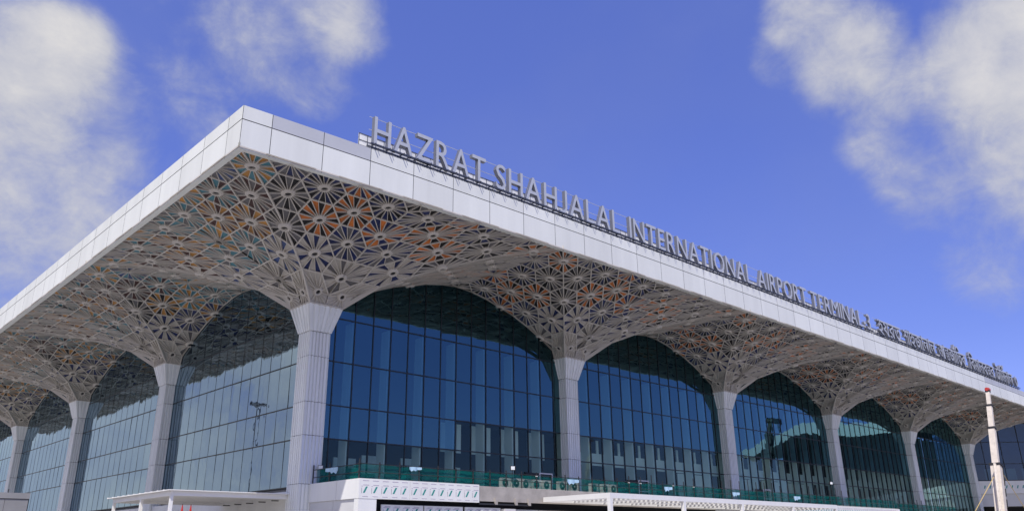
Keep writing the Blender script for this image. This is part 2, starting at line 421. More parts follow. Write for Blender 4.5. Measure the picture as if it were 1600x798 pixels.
def pal_front(k, left, key):
    d = {(2,0):('navy','grey'),(5,0):('rust','navy'),(8,0):('black','grey'),(1,1):('rust','black'),(4,1):('black','navy'),(7,1):('navy','black'),
         (3,2):('black','grey'),(6,2):('rust','black'),(5,3):('rust','black'),(8,3):('navy','rust'),(4,4):('black','grey'),(7,4):('navy','grey'),
         (6,5):('white','navy'),(8,6):('white','grey'),(7,7):('white','white')}
    return d.get(k, ('white', 'black'))
def pal_left(k, left, key):
    d = {(2,0):('blue','grey'),(5,0):('teal','amber'),(8,0):('teal','grey'),(1,1):('teal','amber'),(4,1):('maroon','teal'),(7,1):('grey','teal'),
         (3,2):('maroon','grey'),(6,2):('amber','maroon'),(5,3):('amber','maroon'),(8,3):('teal','amber'),(4,4):('maroon','white'),(7,4):('teal','grey'),
         (6,5):('white','blue'),(8,6):('white','grey'),(7,7):('white','white')}
    if key == (0, 2): return ('blue', 'grey')
    return d.get(k, ('white', 'maroon'))
def pal_corner(k, left, key):
    if k == (1, 1): return ('teal', 'amber')
    return pal_left(k, left, key) if left else pal_front(k, left, key)
def pal_leftback(k, left, key):        # quarters on the left facade that face the front
    if left: return pal_left(k, left, key)
    d = {(2,0):('blue','teal'),(5,3):('amber','black'),(6,2):('teal','amber'),(4,4):('black','grey'),(7,4):('navy','grey'),(8,3):('navy','amber'),(6,5):('white','navy')}
    return d.get(k, pal_left(k, left, key))

JZ = [GZ, 0.9, 4.0, 7.1, 9.3, 12.4, 14.1]
def outline(w, xs0, xs1, ys0, ys1, n=6, dep=.11):
    """fluted rectangle outline, counter-clockwise; xs/ys are multipliers of w for each side"""
    x0, x1, y0, y1 = xs0, xs1, ys0, ys1
    cs = [(x0,y0),(x1,y0),(x1,y1),(x0,y1)]
    o = []
    for k in range(4):
        a = Vector((*cs[k], 0)); b = Vector((*cs[(k+1) % 4], 0)); L_ = (b-a).length; t = (b-a)/L_; nrm = Vector((t.y, -t.x, 0))
        m = max(2, round(n*L_/(2*w)))
        pitch = L_/m
        for q in range(m):
            s0 = q*pitch
            for f, dd in ((0.0, 0), (.52, 0), (.62, -1), (.92, -1)):
                if q == 0 and f == 0: o.append(a.copy()); continue
                p = a+t*(s0+f*pitch)+nrm*(dd*dep); o.append(p)
    return o
def column(x, y, ext):
    """ext = (x0, x1, y0, y1) half extents as fractions of the half width"""
    sh = MB(); w = .78
    X = [ext[0]*w, ext[1]*w, ext[2]*w, ext[3]*w]
    prof_ = outline(w, *X)
    core = [(X[0]+.13, X[1]-.13, X[2]+.13, X[3]-.13)]
    for z0, z1 in zip(JZ, JZ[1:]):
        a, b = z0+.015, z1-.015
        n = len(prof_)
        for k in range(n):
            p, q = prof_[k], prof_[(k+1) % n]
            film = z0 == 4.0 and x > -1 and y < 1 and abs(p.y-X[2]) < .07 and abs(q.y-X[2]) < .07
            sh.face([(x+p.x,y+p.y,a),(x+q.x,y+q.y,a),(x+q.x,y+q.y,b),(x+p.x,y+p.y,b)], M_FILM if film else M_GRC)
    c = core[0]; sh.box(x+c[0], x+c[1], y+c[2], y+c[3], GZ, 14.1, M_GAP)
    s = sh.build('column', T)
    cp = MB(); w0, w1 = .84, 1.33
    o0 = outline(w0, *[e*w0 for e in ext], dep=.09); o1 = outline(w1, *[e*w1 for e in ext], dep=.10, n=6)
    n = min(len(o0), len(o1))
    if len(o0) == len(o1):
        for k in range(n):
            p, q, p1, q1 = o0[k], o0[(k+1) % n], o1[k], o1[(k+1) % n]
            cp.face([(x+p.x,y+p.y,14.13),(x+q.x,y+q.y,14.13),(x+q1.x,y+q1.y,15.86),(x+p1.x,y+p1.y,15.86)], M_GRC)
        cp.face([(x+p.x,y+p.y,14.13) for p in reversed(o0)], M_GRC)
    e0 = [e*w1 for e in ext]
    cp.box(x+e0[0]-.03, x+e0[1]+.03, y+e0[2]-.03, y+e0[3]+.03, 15.86, 15.95, M_RIB)
    cp.build('capital', s)
    return s

def head(x, y, ext, quads):
    s = column(x, y, ext)
    lat, pan = MB(), MB()
    for q in quads: quadrant(lat, pan, x, y, *q)
    lat.build('soffit_lattice', s); pan.build('soffit_panels', s)
FULL = (-1, 1, -1, 1); FH = (-1, 1, -1, .2); LH = (-1, .2, -1, 1)
uf, ul = SF/16, SL/16
head(0, 0, FULL, [(-1,-1,UO,UO,pal_corner), (1,-1,uf,UO,pal_front), (-1,1,UO,ul,pal_left)])
for k in range(1, 6):
    head(SF*k, 0, FH, [(-1,-1,uf,UO,pal_front), (1,-1,uf if k < 5 else (RX1-SF*5)/8,UO,pal_front)])
for k in range(1, 5):
    head(0, SL*k, LH, [(-1,-1,UO,ul,pal_leftback), (-1,1,UO,ul,pal_left)])

# --- fascia with real panel joints
fa = MB()
def fascia_run(horizontal, a0, a1, step, first):
    xs = [a0]; p = a0+first
    while p < a1-1: xs.append(p); p += step
    xs.append(a1)
    for q0, q1 in zip(xs, xs[1:]):
        for row, (zl, zh) in enumerate(((19.74, 21.45), (21.50, 22.30))):
            gq = .018
            if horizontal:
                b0, b1 = bow(q0), bow(q1)
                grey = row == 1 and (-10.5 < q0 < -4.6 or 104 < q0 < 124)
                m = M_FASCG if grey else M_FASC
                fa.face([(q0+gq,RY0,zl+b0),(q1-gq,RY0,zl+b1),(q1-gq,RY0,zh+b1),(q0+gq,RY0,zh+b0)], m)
            else:
                b = bow(-12)
                fa.face([(RX0,q1-gq,zl),(RX0,q0+gq,zl),(RX0,q0+gq,zh),(RX0,q1-gq,zh)], M_FASC)
    # returns
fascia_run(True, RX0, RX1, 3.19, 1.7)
fascia_run(False, RY0, RY1, 3.1, 1.7)
# dark joint backing 3 cm behind the panels, following the roof edge
n_ = 48
for k in range(n_):
    xa = RX0+.03+(RX1-RX0-.03)*k/n_; xb = RX0+.03+(RX1-RX0-.03)*(k+1)/n_
    fa.face([(xa,RY0+.03,19.77+bow(xa)),(xb,RY0+.03,19.77+bow(xb)),(xb,RY0+.03,22.28+bow(xb)),(xa,RY0+.03,22.28+bow(xa))], M_GAP)
    # underside lip and coping
    fa.face([(xa,RY0,19.74+bow(xa)),(xa,RY0+.32,19.74+bow(xa)),(xb,RY0+.32,19.74+bow(xb)),(xb,RY0,19.74+bow(xb))], M_FASC)
    fa.face([(xa,RY0+.32,19.74+bow(xa)),(xa,RY0+.32,20.2+bow(xa)),(xb,RY0+.32,20.2+bow(xb)),(xb,RY0+.32,19.74+bow(xb))], M_RIB)
    fa.face([(xa,RY0,22.30+bow(xa)),(xb,RY0,22.30+bow(xb)),(xb,RY0+.8,22.33+bow(xb)),(xa,RY0+.8,22.33+bow(xa))], M_FASC)
fa.face([(RX0+.03,RY1,19.77),(RX0+.03,RY0+.03,19.77),(RX0+.03,RY0+.03,22.28),(RX0+.03,RY1,22.28)], M_GAP)
fa.face([(RX0,RY0,19.74),(RX0,RY1,19.74),(RX0+.32,RY1,19.74),(RX0+.32,RY0,19.74)], M_FASC)
fa.face([(RX0+.32,RY0,19.74),(RX0+.32,RY1,19.74),(RX0+.32,RY1,20.2),(RX0+.32,RY0,20.2)], M_RIB)
fa.face([(RX0,RY0,22.3),(RX0+.8,RY0,22.33),(RX0+.8,RY1,22.33),(RX0,RY1,22.3)], M_FASC)
# right end return
fa.face([(RX1,RY0,19.77+.68),(RX1,12,19.77+.68),(RX1,12,22.98),(RX1,RY0,22.98)], M_FASC)
fa.build('roof_fascia', T)
rf = MB()
for k in range(n_):
    xa = RX0+.8+(RX1-RX0-.8)*k/n_; xb = RX0+.8+(RX1-RX0-.8)*(k+1)/n_
    rf.face([(xa,RY0+.8,22.33+bow(xa)),(xb,RY0+.8,22.33+bow(xb)),(xb,RY1,22.33+bow(xb)),(xa,RY1,22.33+bow(xa))], M_ROOF)
    rf.face([(xa,RY0+.5,20.75+bow(xa)),(xa,.5,20.75+bow(xa)),(xb,.5,20.75+bow(xb)),(xb,RY0+.5,20.75+bow(xb))], M_GAP)
rf.face([(RX0+.5,RY0,20.7),(RX0+.5,RY1,20.7),(.5,RY1,20.7),(.5,RY0,20.7)], M_GAP)
rf.build('roof', T)

# --- glass curtain walls, one per bay
TZ = [3.95, 7.1, 9.38, 12.45, 15.6, 20.6]
def bay(a0, a1, front, n):
    gl, mu = MB(), MB()
    ps = [a0+(a1-a0)*k/n for k in range(n+1)]
    for q0, q1 in zip(ps, ps[1:]):
        for z0, z1 in zip(TZ, TZ[1:]):
            ta = random.gauss(0, .0016 if front else .0030)
            tx = random.gauss(0, .0016) if front else random.gauss(0, .004)
            q = []
            for (u, z) in ((q0, z0), (q1, z0), (q1, z1), (q0, z1)):
                d = .1+(u-(q0+q1)/2)*tx+(z-(z0+z1)/2)*ta
                q.append((u, d, z) if front else (d, u, z))
            if not front: q.reverse()
            clear = front and (z1 < 7.2 or (z1 < 9.5 and q0 > 12.3))
            gl.face(q, (M_CLEAR if clear else M_GLASS) if front else M_GLASSL)
    for p in ps:
        if front: mu.box(p-.035, p+.035, .055, .22, TZ[0], TZ[-1], M_MULL)
        else: mu.box(.088, .22, p-.014, p+.014, TZ[0], TZ[-1], M_MULL)
    for z in TZ[:-1]:
        if front: mu.box(a0, a1, .05, .2, z-.04, z+.04, M_MULL)
        else: mu.box(.07, .2, a0, a1, z-.04, z+.04, M_MULL)
    w = gl.build('glass_wall', T)
    mu.build('mullions', w)
    fi = MB()
    for p in ps[2::2]:
        if front: fi.box(p-.09, p+.09, .3, 1.25, 4.05, 15.55, M_FIN)
        else: fi.box(.3, 1.1, p-.07, p+.07, 4.05, 15.55, M_FIN)
    if front: fi.box(a0, a1, .28, .4, 15.7, 20.55, M_BLACK)  # black sheet added behind the upper panes to deepen the dark reflection
    else: fi.box(.28, .4, a0, a1, 15.7, 20.55, M_BLACK)
    fi.build('interior_fins', w)
    return w
bays = []
for k in range(6):
    a0 = SF*k+(.78 if k == 0 else 0); a1 = SF*(k+1) if k < 5 else SF*5+4.6
    bays.append(bay(a0 if k else .1, a1, True, 16 if k < 5 else 3))
for k in range(4): bay(SL*k+.1, SL*(k+1), False, 16)

# --- interior: floor, dark back, white dado with window openings low in the bays
it = MB()
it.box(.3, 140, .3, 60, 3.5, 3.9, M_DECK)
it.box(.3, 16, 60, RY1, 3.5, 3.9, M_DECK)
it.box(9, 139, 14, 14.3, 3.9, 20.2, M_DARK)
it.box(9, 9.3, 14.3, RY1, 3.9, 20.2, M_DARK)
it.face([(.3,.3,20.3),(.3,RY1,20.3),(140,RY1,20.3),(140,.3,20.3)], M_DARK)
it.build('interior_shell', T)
iw = MB()
xx = 26.4
while xx < SF*4-3:
    iw.box(xx, xx+3.2-.02, 1.5, 1.6, 5.7, 7.05, M_DARK)
    iw.box(xx, xx+3.2-.02, 1.5, 1.6, 7.05, 8.15, M_INTW)
    iw.box(xx, xx+.55, 1.5, 1.6, 8.15, 9.36, M_INTW)
    iw.box(xx+1.7, xx+2.0, 1.5, 1.6, 8.15, 9.36, M_INTW)
    xx += 3.2
xx = 12.6
while xx < 25: iw.box(xx, xx+.45, 1.5, 1.6, 7.1, 9.36, M_INTW); xx += 1.6
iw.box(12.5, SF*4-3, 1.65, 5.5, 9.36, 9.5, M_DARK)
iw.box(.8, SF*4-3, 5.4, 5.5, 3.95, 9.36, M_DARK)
for x0, x1 in ((43.6, 48.5), (52.2, 58.0), (60.2, 66), (66.1, 73), (78.5, 84)): iw.box(x0, x1, 1.2, 1.3, 4.0, 6.95, M_INTW)
for x0, x1, z0, z1 in ((4.2, 6.1, 5.6, 6.3), (6.6, 8.4, 5.3, 6.6), (10.2, 12, 6.1, 6.6), (15, 16.2, 4.6, 6.2), (30, 31.4, 4.4, 6.0), (38, 39, 4.2, 6.4)): iw.box(x0, x1, 3.4, 3.5, z0, z1, M_INTW)
iw.build('interior_wall', T)
# white framed doors standing in the facade
for x0 in (22.0, 35.4, 58.2):
    d = MB()
    for xa, xb in ((x0, x0+.09), (x0+1.5, x0+1.59)): d.box(xa, xb, -.06, .04, 3.95, 5.86, M_WPAINT)
    d.box(x0+.09, x0+1.5, -.06, .04, 5.76, 5.86, M_WPAINT); d.box(x0+.09, x0+1.5, -.05, .03, 4.8, 4.86, M_WPAINT)
    d.build('door_frame', T)
    d = MB(); d.box(x0-1.6, x0-.05, -.02, .03, 3.96, 5.82, M_BLACK)
    d.build('door', T)

# ------------------------------------------------------------------ podium
PY = -6.57
PX1 = 79.0
pd = thing('podium', 'white clad podium with terrace deck in front of the glass facade', 'podium')
m = MB()
m.box(.02, PX1, PY+.25, .05, 3.5, 3.93, M_DECK)
m.box(PX1, 132, PY+4, .05, 3.3, 3.6, M_DECK)
m.build('deck', pd)
m = MB()                                   # clad parapet at the left end
m.box(0, .22, -4.03, -.80, 2.85, 4.0, M_CLAD); m.box(0, .22, PY+.245, -4.06, 2.85, 4.0, M_CLAD)
m.box(.02, .20, PY+.3, -.82, 2.86, 3.985, M_GAP)
m.build('parapet', pd)
def markings(mb, x0, x1, z0, z1, y, pitch, seed, big=False):
    rnd = random.Random(seed); yy = y-.006
    def q(x, z, w, h, m, sl=0): mb.face([(x-w/2-sl, yy, z-h/2), (x+w/2-sl, yy, z-h/2), (x+w/2+sl, yy, z+h/2), (x-w/2+sl, yy, z+h/2)], m)
    x = x0+pitch*.55
    while x < x1-pitch*.25:
        zc = (z0+z1)/2-.06*(z1-z0)
        h = .36 if not big else .34
        q(x, zc, .13, h, M_TEAL, .10)
        q(x-.26, zc-.05, .022, h*.9, M_INK); q(x-.24, zc+h*.55, .10, .025, M_PURP, 0)
        q(x+.05, zc+h*.75, .42, .03, M_PURP); q(x, z0+.12, .40, .022, M_PURP); q(x+.02, z1-.13, .45, .03, M_PURP)
        x += pitch
m = MB()
for x0, x1 in ((0.0, 3.75), (3.77, 9.54)): m.box(x0, x1, PY, PY+.24, 2.84, 4.0, M_CLAD)
markings(m, .05, 3.75, 2.84, 4.0, PY, .72, 1); markings(m, 3.77, 9.5, 2.84, 4.0, PY, .72, 2)
m.build('film_covered_cladding', pd)
m = MB()
m.box(9.56, PX1, PY+.1, PY+.3, 2.95, 3.93, M_BEAM)
for x in (11.0, 12.9, 14.2): m.box(x, x+.22, PY-.02, PY+.1, 2.75, 3.2, M_BEAM)
m.box(9.56, 14.5, PY+.02, PY+.1, 2.72, 2.82, M_STEEL)
m.build('edge_beam', pd)
m = MB()
m.box(0.02, 1.3, PY+.02, PY+.5, GZ, 2.84, M_CLAD)
m.box(.5, PX1, PY+1.0, PY+1.2, GZ, 3.4, M_DARK)
for x0 in (1.9, 5.2, 8.6): m.box(x0, x0+3.2, PY+.35, PY+.45, GZ, 2.55, M_CLAD)
markings(m, 1.9, 5.0, 1.9, 2.5, PY+.35, .74, 4); markings(m, 5.2, 8.3, 1.9, 2.5, PY+.35, .74, 5); markings(m, 8.6, 11.7, 1.9, 2.5, PY+.35, .74, 6)
for x0 in (12.4, 15.7, 19, 22.3, 25.6, 28.9, 32.2): m.box(x0, x0+3.26, PY+.5, PY+.6, GZ, 2.5, M_WALL)
m.box(11.9, 12.9, PY-.02, PY+.5, GZ, 2.5, M_WALL)
m.build('ground_storey_wall', pd)
m = MB()
m.box(38, PX1, PY-.02, PY+.08, 2.2, 3.86, M_CLAD)
for k, xs in enumerate(range(38, 78, 4)): markings(m, xs, xs+4, 2.9, 3.8, PY-.02, .55, 20+k)
m.build('far_cladding', pd)
m = MB()                                   # recessed left return beside the corner column
m.box(.1, .2, -3.6, -.8, GZ, 2.84, M_WALL)
m.box(.1, .2, PY+.6, -3.63, GZ, 2.84, M_WALL)
m.build('return_wall', pd)
# left side podium
pl = thing('left_podium', 'low white wall along the foot of the side glass', 'wall')
m = MB()
for y0, y1 in ((.82, 8), (8.02, 16), (16.02, 24), (24.02, 40), (40.02, 60)): m.box(-.55, .06, y0, y1, 2.35, 3.62, M_CLAD)
m.build('coping_wall', pl)
m = MB()
for k in range(12): m.box(-.3, .05, .82+k*2.4, .80+(k+1)*2.4, GZ, 2.34, M_WALL)
m.build('wall_panels', pl)

# ------------------------------------------------------------------ safety fence with green netting
fn = thing('safety_fence', 'scaffold tube safety fence with green netting along the terrace edge', 'fence')
rnd = random.Random(3)
fy = PY+.3
posts = [(.12, -.95), (.14, -2.9), (.14, fy)]
x = 1.6
while x < 100: posts.append((x, fy)); x += 1.53
for i, (x, y) in enumerate(posts):
    h = 1.05+rnd.random()*.15
    if 24 < x: h = 1.15+rnd.random()*.5
    if x > 40: h = 1.5+rnd.random()*.5
    if x < .2: h = 1.25
    m = MB(); lean = rnd.uniform(-.02, .02)
    b = 3.93 if x < PX1 else 3.6
    m.tube((x, y, b), (x+lean, y, b+h), .042, M_STEEL, n=6)
    if rnd.random() < .35 and 3 < x < 40: m.box(x-.05, x+.05, y-.06, y+.06, b+.88, b+.97, M_WPAINT)
    m.build('post', fn)
for z in (4.38, 4.86):
    m = MB(); m.tube((.12,-.9,z), (.14,fy,z), .028, M_STEEL, n=6); m.tube((.0,fy-.05,z+.03), (PX1,fy-.05,z+.03), .026, M_STEEL, n=6)
    m.tube((PX1,fy-.05,z-.3), (100,fy-.05,z-.3), .026, M_STEEL, n=6)
    m.build('rail', fn)
m = MB()
def net(p0, p1, z0, z1):
    n = max(2, int((Vector(p1)-Vector(p0)).length/.5)); prev = None
    for k in range(n+1):
        t = k/n; x = p0[0]+(p1[0]-p0[0])*t; y = p0[1]+(p1[1]-p0[1])*t
        o = rnd.uniform(-.05, .05); zt = z1+rnd.uniform(-.05, .04)
        dx, dy = (o, 0) if abs(p1[0]-p0[0]) < 1 else (0, o)
        c = ((x+dx, y+dy, z0), (x+dx*.3, y+dy*.3, zt))
        if prev: m.face([prev[0], c[0], c[1], prev[1]], M_NET)
        prev = c
net((.22,-1.2), (.22,fy+.08), 3.97, 4.86); net((.22,fy+.08), (PX1,fy+.08), 3.97, 4.86); net((PX1,fy+.08), (100,fy+.08), 3.6, 4.6)
m.build('netting', fn)

# ------------------------------------------------------------------ canopies
cr_ = thing('slatted_canopy', 'long white slatted pergola canopy on square posts before the podium', 'canopy')
CX0, CX1, CY0, CY1, CZ = 15.6, 48.6, -12.9, PY-.1, 3.36
m = MB()
m.box(CX0, CX1, CY0, CY0+.16, CZ-.34, CZ, M_WPAINT); m.box(CX0, CX0+.16, CY0+.16, CY1, CZ-.34, CZ, M_WPAINT)
m.box(CX1-.16, CX1, CY0+.16, CY1, CZ-.34, CZ, M_WPAINT); m.box(CX0+.16, CX1-.16, CY1-.16, CY1, CZ-.34, CZ, M_WPAINT)
m.build('edge_beam', cr_)
m = MB()
yy = CY0+.3
while yy < CY1-.2: m.box(CX0+.16, CX1-.16, yy, yy+.14, CZ-.2, CZ-.02, M_WPAINT); yy += .42
m.build('slats', cr_)
for k in range(9):
    m = MB(); x = CX0+3+k*3.4; m.box(x, x+.1, CY0+.16, CY1-.16, CZ-.33, CZ-.205, M_WPAINT); m.build('rafter', cr_)
for x in (CX0, 24.0, 32.0, 40.2, CX1-.26):
    m = MB(); m.box(x, x+.26, CY0+.002, CY0+.262, GZ, CZ-.342, M_WPAINT); m.build('post', cr_)

cl = thing('sheet_canopy', 'white corrugated sheet canopy on three posts left of the corner column', 'canopy')
LX0, LX1, LY0, LY1, LZ = -8.3, -.62, .6, 10.4, 3.4
m = MB()
k = 0; yy = LY0-.25
while yy < LY1+.4:
    m.box(LX0-.25, LX1, yy, yy+.95, LZ-.02+k*.0, LZ+.03, M_WPAINT)
    m.bar((LX0-.25, yy+.93, LZ+.045), (LX1, yy+.93, LZ+.045), .05, .03, M_WPAINT); yy += .96; k += 1
m.build('roof_sheets', cl)
m = MB()
m.box(LX0, LX1, LY0, LY0+.16, LZ-.30, LZ-.025, M_WPAINT); m.box(LX0, LX0+.16, LY0+.16, LY1, LZ-.30, LZ-.025, M_WPAINT)
m.box(LX0+.16, LX1, LY1-.16, LY1, LZ-.30, LZ-.025, M_WPAINT)
m.build('edge_beam', cl)
m = MB()
xx = LX0+.3
while xx < LX1-.1: m.box(xx, xx+.05, LY0+.16, LY1-.16, LZ-.10, LZ-.022, M_WPAINT); xx += .26
for k in range(5): y = LY0+1.4+k*1.8; m.box(LX1-.5, LX1, y, y+.05, LZ-.36, LZ-.30, M_BLACK)
m.build('ribs', cl)
for y in (LY0, 5.3, LY1-.18):
    m = MB(); m.box(LX0-.002, LX0+.17, y+.003, y+.18, GZ, LZ-.303, M_WPAINT); m.build('post', cl)

# ------------------------------------------------------------------ things on the terrace
ORD = ['first','second','third','fourth','fifth','sixth','seventh','eighth','ninth','tenth','eleventh','twelfth']
def ac(x, y):
    m = MB(); z0 = 3.95
    m.box(-.42, .42, -.15, .17, .06, .72, M_GRILL)
    for sx in (-.3, .3): m.box(sx-.04, sx+.04, -.16, .18, 0, .06, M_STEEL)
    o = m.build('air_conditioner'); o.location = (x, y, z0)
    f = MB()
    f.tube((-.10,-.151,.39), (-.10,-.175,.39), .27, M_BLACK, n=20)
    for k in range(5):
        a = math.pi*2*k/5; f.bar((-.10,-.18,.39), (-.10+.24*math.cos(a),-.18,.39+.24*math.sin(a)), .09, .012, M_STEEL, upv=(0,1,0))
    f.tube((-.10,-.176,.39), (-.10,-.20,.39), .06, M_GRILL, n=10)
    f.build('fan', o)
    return o
axs = [13.0, 14.0, 15.0, 16.1, 17.2, 18.9, 20.3, 22.6, 23.9, 24.9]
for i, x in enumerate(axs):
    o = ac(x, -5.45+rnd.uniform(-.06, .06))
    tag(o, 'white air conditioner unit behind the green netting, %s from the left in its row' % ORD[i], 'air conditioner', 'air conditioners on the terrace')

def flood(x, y, z0, h, label, face):
    t = thing('floodlight', label, 'floodlight', (x, y, z0), 'floodlights on the terrace')
    m = MB(); m.tube((0,0,0), (0,0,h), .03, M_STEEL, n=8); m.build('pole', t)
    m = MB(); m.box(-.17, .17, -.10, .08, h, h+.30, M_BLACK)
    hd = m.build('lamp_head', t)
    m = MB(); m.box(-.14, .14, -.112, -.101, h+.03, h+.27, M_LAMP); m.build('lens', hd)
    t.rotation_euler = (0, 0, face)
flood(.55, -1.1, 3.93, .95, 'small black floodlight on a pole beside the corner column', R(-40))
flood(13.3, -5.9, 3.93, 1.25, 'floodlight with a white face above the air conditioners', R(-30))
flood(62.6, -6.0, 3.93, 2.25, 'tall black floodlight pole in front of the fourth front column', R(-30))
def tarp(x, z, w, h, label, yv=None, side=False):
    m = MB(); n = 6; y = PY+.2 if yv is None else yv
    for k in range(n):
        a = x-w/2+w*k/n; b = a+w/n; dz = [0, .12, -.10, .05, -.2, .1, 0]
        f0, f1 = .03*math.sin(k*1.9), .03*math.sin((k+1)*1.9)
        la, lb = z-h*(1+dz[k]*1.6)*(.6 if k in (0, 5, 6) else 1), z-h*(1+dz[k+1]*1.6)*(.6 if k+1 in (0, 5, 6) else 1)
        if side: q = [(yv+f0,a,la),(yv+f1,b,lb),(yv+f1,b,z),(yv+f0,a,z)]
        else: q = [(a,y+f0,la),(b,y+f1,lb),(b,y+f1,z),(a,y+f0,z)]
        m.face(q, M_TARP)
        # real cloth thickness
        m.face([(p[0]+(.02 if side else 0), p[1]+(0 if side else .02), p[2]) for p in reversed(q)], M_TARP)
    tag(m.build('cloth'), label, 'cloth', 'pale cloths on the fence')
tarp(-3.3, 4.84, 1.4, .34, 'ragged pale blue cloth on the netting nearest the corner column', yv=.04, side=True)
tarp(4.3, 4.88, .95, .24, 'pale blue cloth on the fence above the film covered cladding', None)
tarp(19.2, 4.78, 1.25, .34, 'wide pale blue cloth on the fence before the second front column', None)
tarp(31.3, 4.70, 1.1, .34, 'pale blue cloth on the fence right of the second front column', None)
tarp(42.0, 4.62, 1.2, .34, 'pale blue cloth on the fence below the third front column', None)
tarp(53.7, 4.62, 1.3, .4, 'pale blue cloth on the fence midway between third and fourth front columns', None)

for i, (x, y, lab) in enumerate(((-10.2, -6.0, 'furled red flag under the sheet canopy, the slimmer one on the left'), (-9.72, -5.9, 'furled red flag under the sheet canopy, the fuller one on the right'))):
    t = thing('flag', lab, 'flag', (x, y, GZ), 'red flags by the canopy')
    m = MB(); m.tube((0,0,0), (0,0,3.98), .02, M_STEEL, n=6); m.build('pole', t)
    m = MB(); rr_ = (.10, .16)[i]
    pr = [(3.95,.02),(3.7,.05),(3.4,rr_*.7),(2.9,rr_),(2.3,rr_*.9),(2.0,.06)]
    for (z0, ra), (z1, rb) in zip(pr, pr[1:]):
        for k in range(10):
            a0, a1 = 2*math.pi*k/10, 2*math.pi*(k+1)/10
            g0, g1 = (1 if k % 2 else .6), (1 if (k+1) % 2 else .6)
            m.face([(ra*g0*math.cos(a0),ra*g0*math.sin(a0),z0),(rb*g0*math.cos(a0),rb*g0*math.sin(a0),z1),(rb*g1*math.cos(a1),rb*g1*math.sin(a1),z1),(ra*g1*math.cos(a1),ra*g1*math.sin(a1),z0)], M_RED)
    m.build('cloth', t)

# ------------------------------------------------------------------ low building on the left
lb = thing('low_building', 'low grey panelled building at the left edge', 'building')
m = MB()
m.box(-34, -12.9, 12.8, 30, GZ, 3.3, M_GAP)
for k in range(9):
    x1 = -12.85-k*1.35
    if 3 <= k <= 4: continue
    m.box(x1-1.33, x1, 12.6, 12.8, GZ, 3.30, M_LOWB)
m.build('wall', lb)
m = MB(); m.box(-34, -12.8, 12.55, 30, 3.34, 3.7, M_LOWB); m.box(-12.9, -12.78, 12.7, 30, GZ, 3.72, M_DARK)
for k in range(6): m.tube((-14-k*2.2, 13, 3.7), (-14-k*2.2, 13, 3.95), .03, M_STEEL, n=6)
m.build('parapet', lb)
m = MB(); m.box(-18.3, -16.9, 12.7, 12.75, GZ, 2.5, M_BLACK); m.build('doorway', lb)

# ------------------------------------------------------------------ turned wing at the right end
wg = thing('terminal_wing', 'turned glass wing with white band beyond the last column', 'building')
WO = Vector((129.4, .62, 0)); WD = Vector((.722, -.692, 0)); WN = Vector((-.692, -.722, 0))
WLEN = 120
def wp(s, d, z): p = WO+WD*s+WN*d; return (p.x, p.y, z)
def wbox(mb, s0, s1, d0, d1, z0, z1, m):
    c = [wp(s0,d0,0), wp(s1,d0,0), wp(s1,d1,0), wp(s0,d1,0)]
    lo = [(p[0],p[1],z0) for p in c]; hi = [(p[0],p[1],z1) for p in c]
    mb.face(lo, m); mb.face(hi[::-1], m)
    for k in range(4): mb.face([lo[k], hi[k], hi[(k+1) % 4], lo[(k+1) % 4]], m)
m = MB(); mu = MB()
wz = [9.9, 12.7, 16.4, 20.3]
for k in range(-2, 36):
    for z0, z1 in zip(wz, wz[1:]): 
        t_ = rnd.uniform(-.004, .004)
        m.face([wp(k*3.3,t_,z0), wp((k+1)*3.3,-t_,z0), wp((k+1)*3.3,-t_,z1), wp(k*3.3,t_,z1)], M_GLASSR if k < 4 else M_WINGDK)  # past the glass, dark facing added so the mirrored wing goes black
    wbox(mu, k*3.3-.05, k*3.3+.05, -.1, .06, wz[0], wz[-1], M_MULL)
for z in wz: wbox(mu, -6.6, WLEN, -.1, .055, z-.06, z+.06, M_MULL)
wbox(m, 22, WLEN, -.15, 0, 20.3, 25.2, M_WINGDK)
w_ = m.build('glass_wall', wg); mu.build('mullions', w_)
m = MB()
wbox(m, 0, WLEN, -6, -5.8, 4, 20.3, M_DARK)
wbox(m, 0, WLEN, -5.8, -.2, 9.5, 9.8, M_DECK)
for k in range(1, 14): wbox(m, k*3.3+.4, k*3.3+2.6, -1.6, -1.4, 9.85, 12.0, M_INTW)
m.build('interior', wg)
m = MB()
wbox(m, -6, WLEN, -.3, .5, 7.7, 9.8, M_CLAD)
for k in range(2, 40):
    p = wp(k*.95+.2, .506, 8.8); t = WD
    a = Vector(p); 
    m.face([a+t*-.18+Vector((0,0,-.25)), a+t*.02+Vector((0,0,-.25)), a+t*.22+Vector((0,0,.25)), a+t*.02+Vector((0,0,.25))], M_TEAL)
m.build('clad_band', wg)
m = MB()
wbox(m, -4, WLEN, -.3, .2, 5.6, 7.68, M_WALL); wbox(m, -4, WLEN, -6, -5.5, GZ, 5.6, M_DARK); wbox(m, -4, WLEN, -5.5, -.3, 5.5, 5.59, M_DARK)
for k in range(12): wbox(m, 4+k*9, 5+k*9, -1, -.1, GZ, 5.6, M_WALL)
m.build('lower_wall', wg)
m = MB()                                    # its own roof, further along
s0 = 10; prev = None
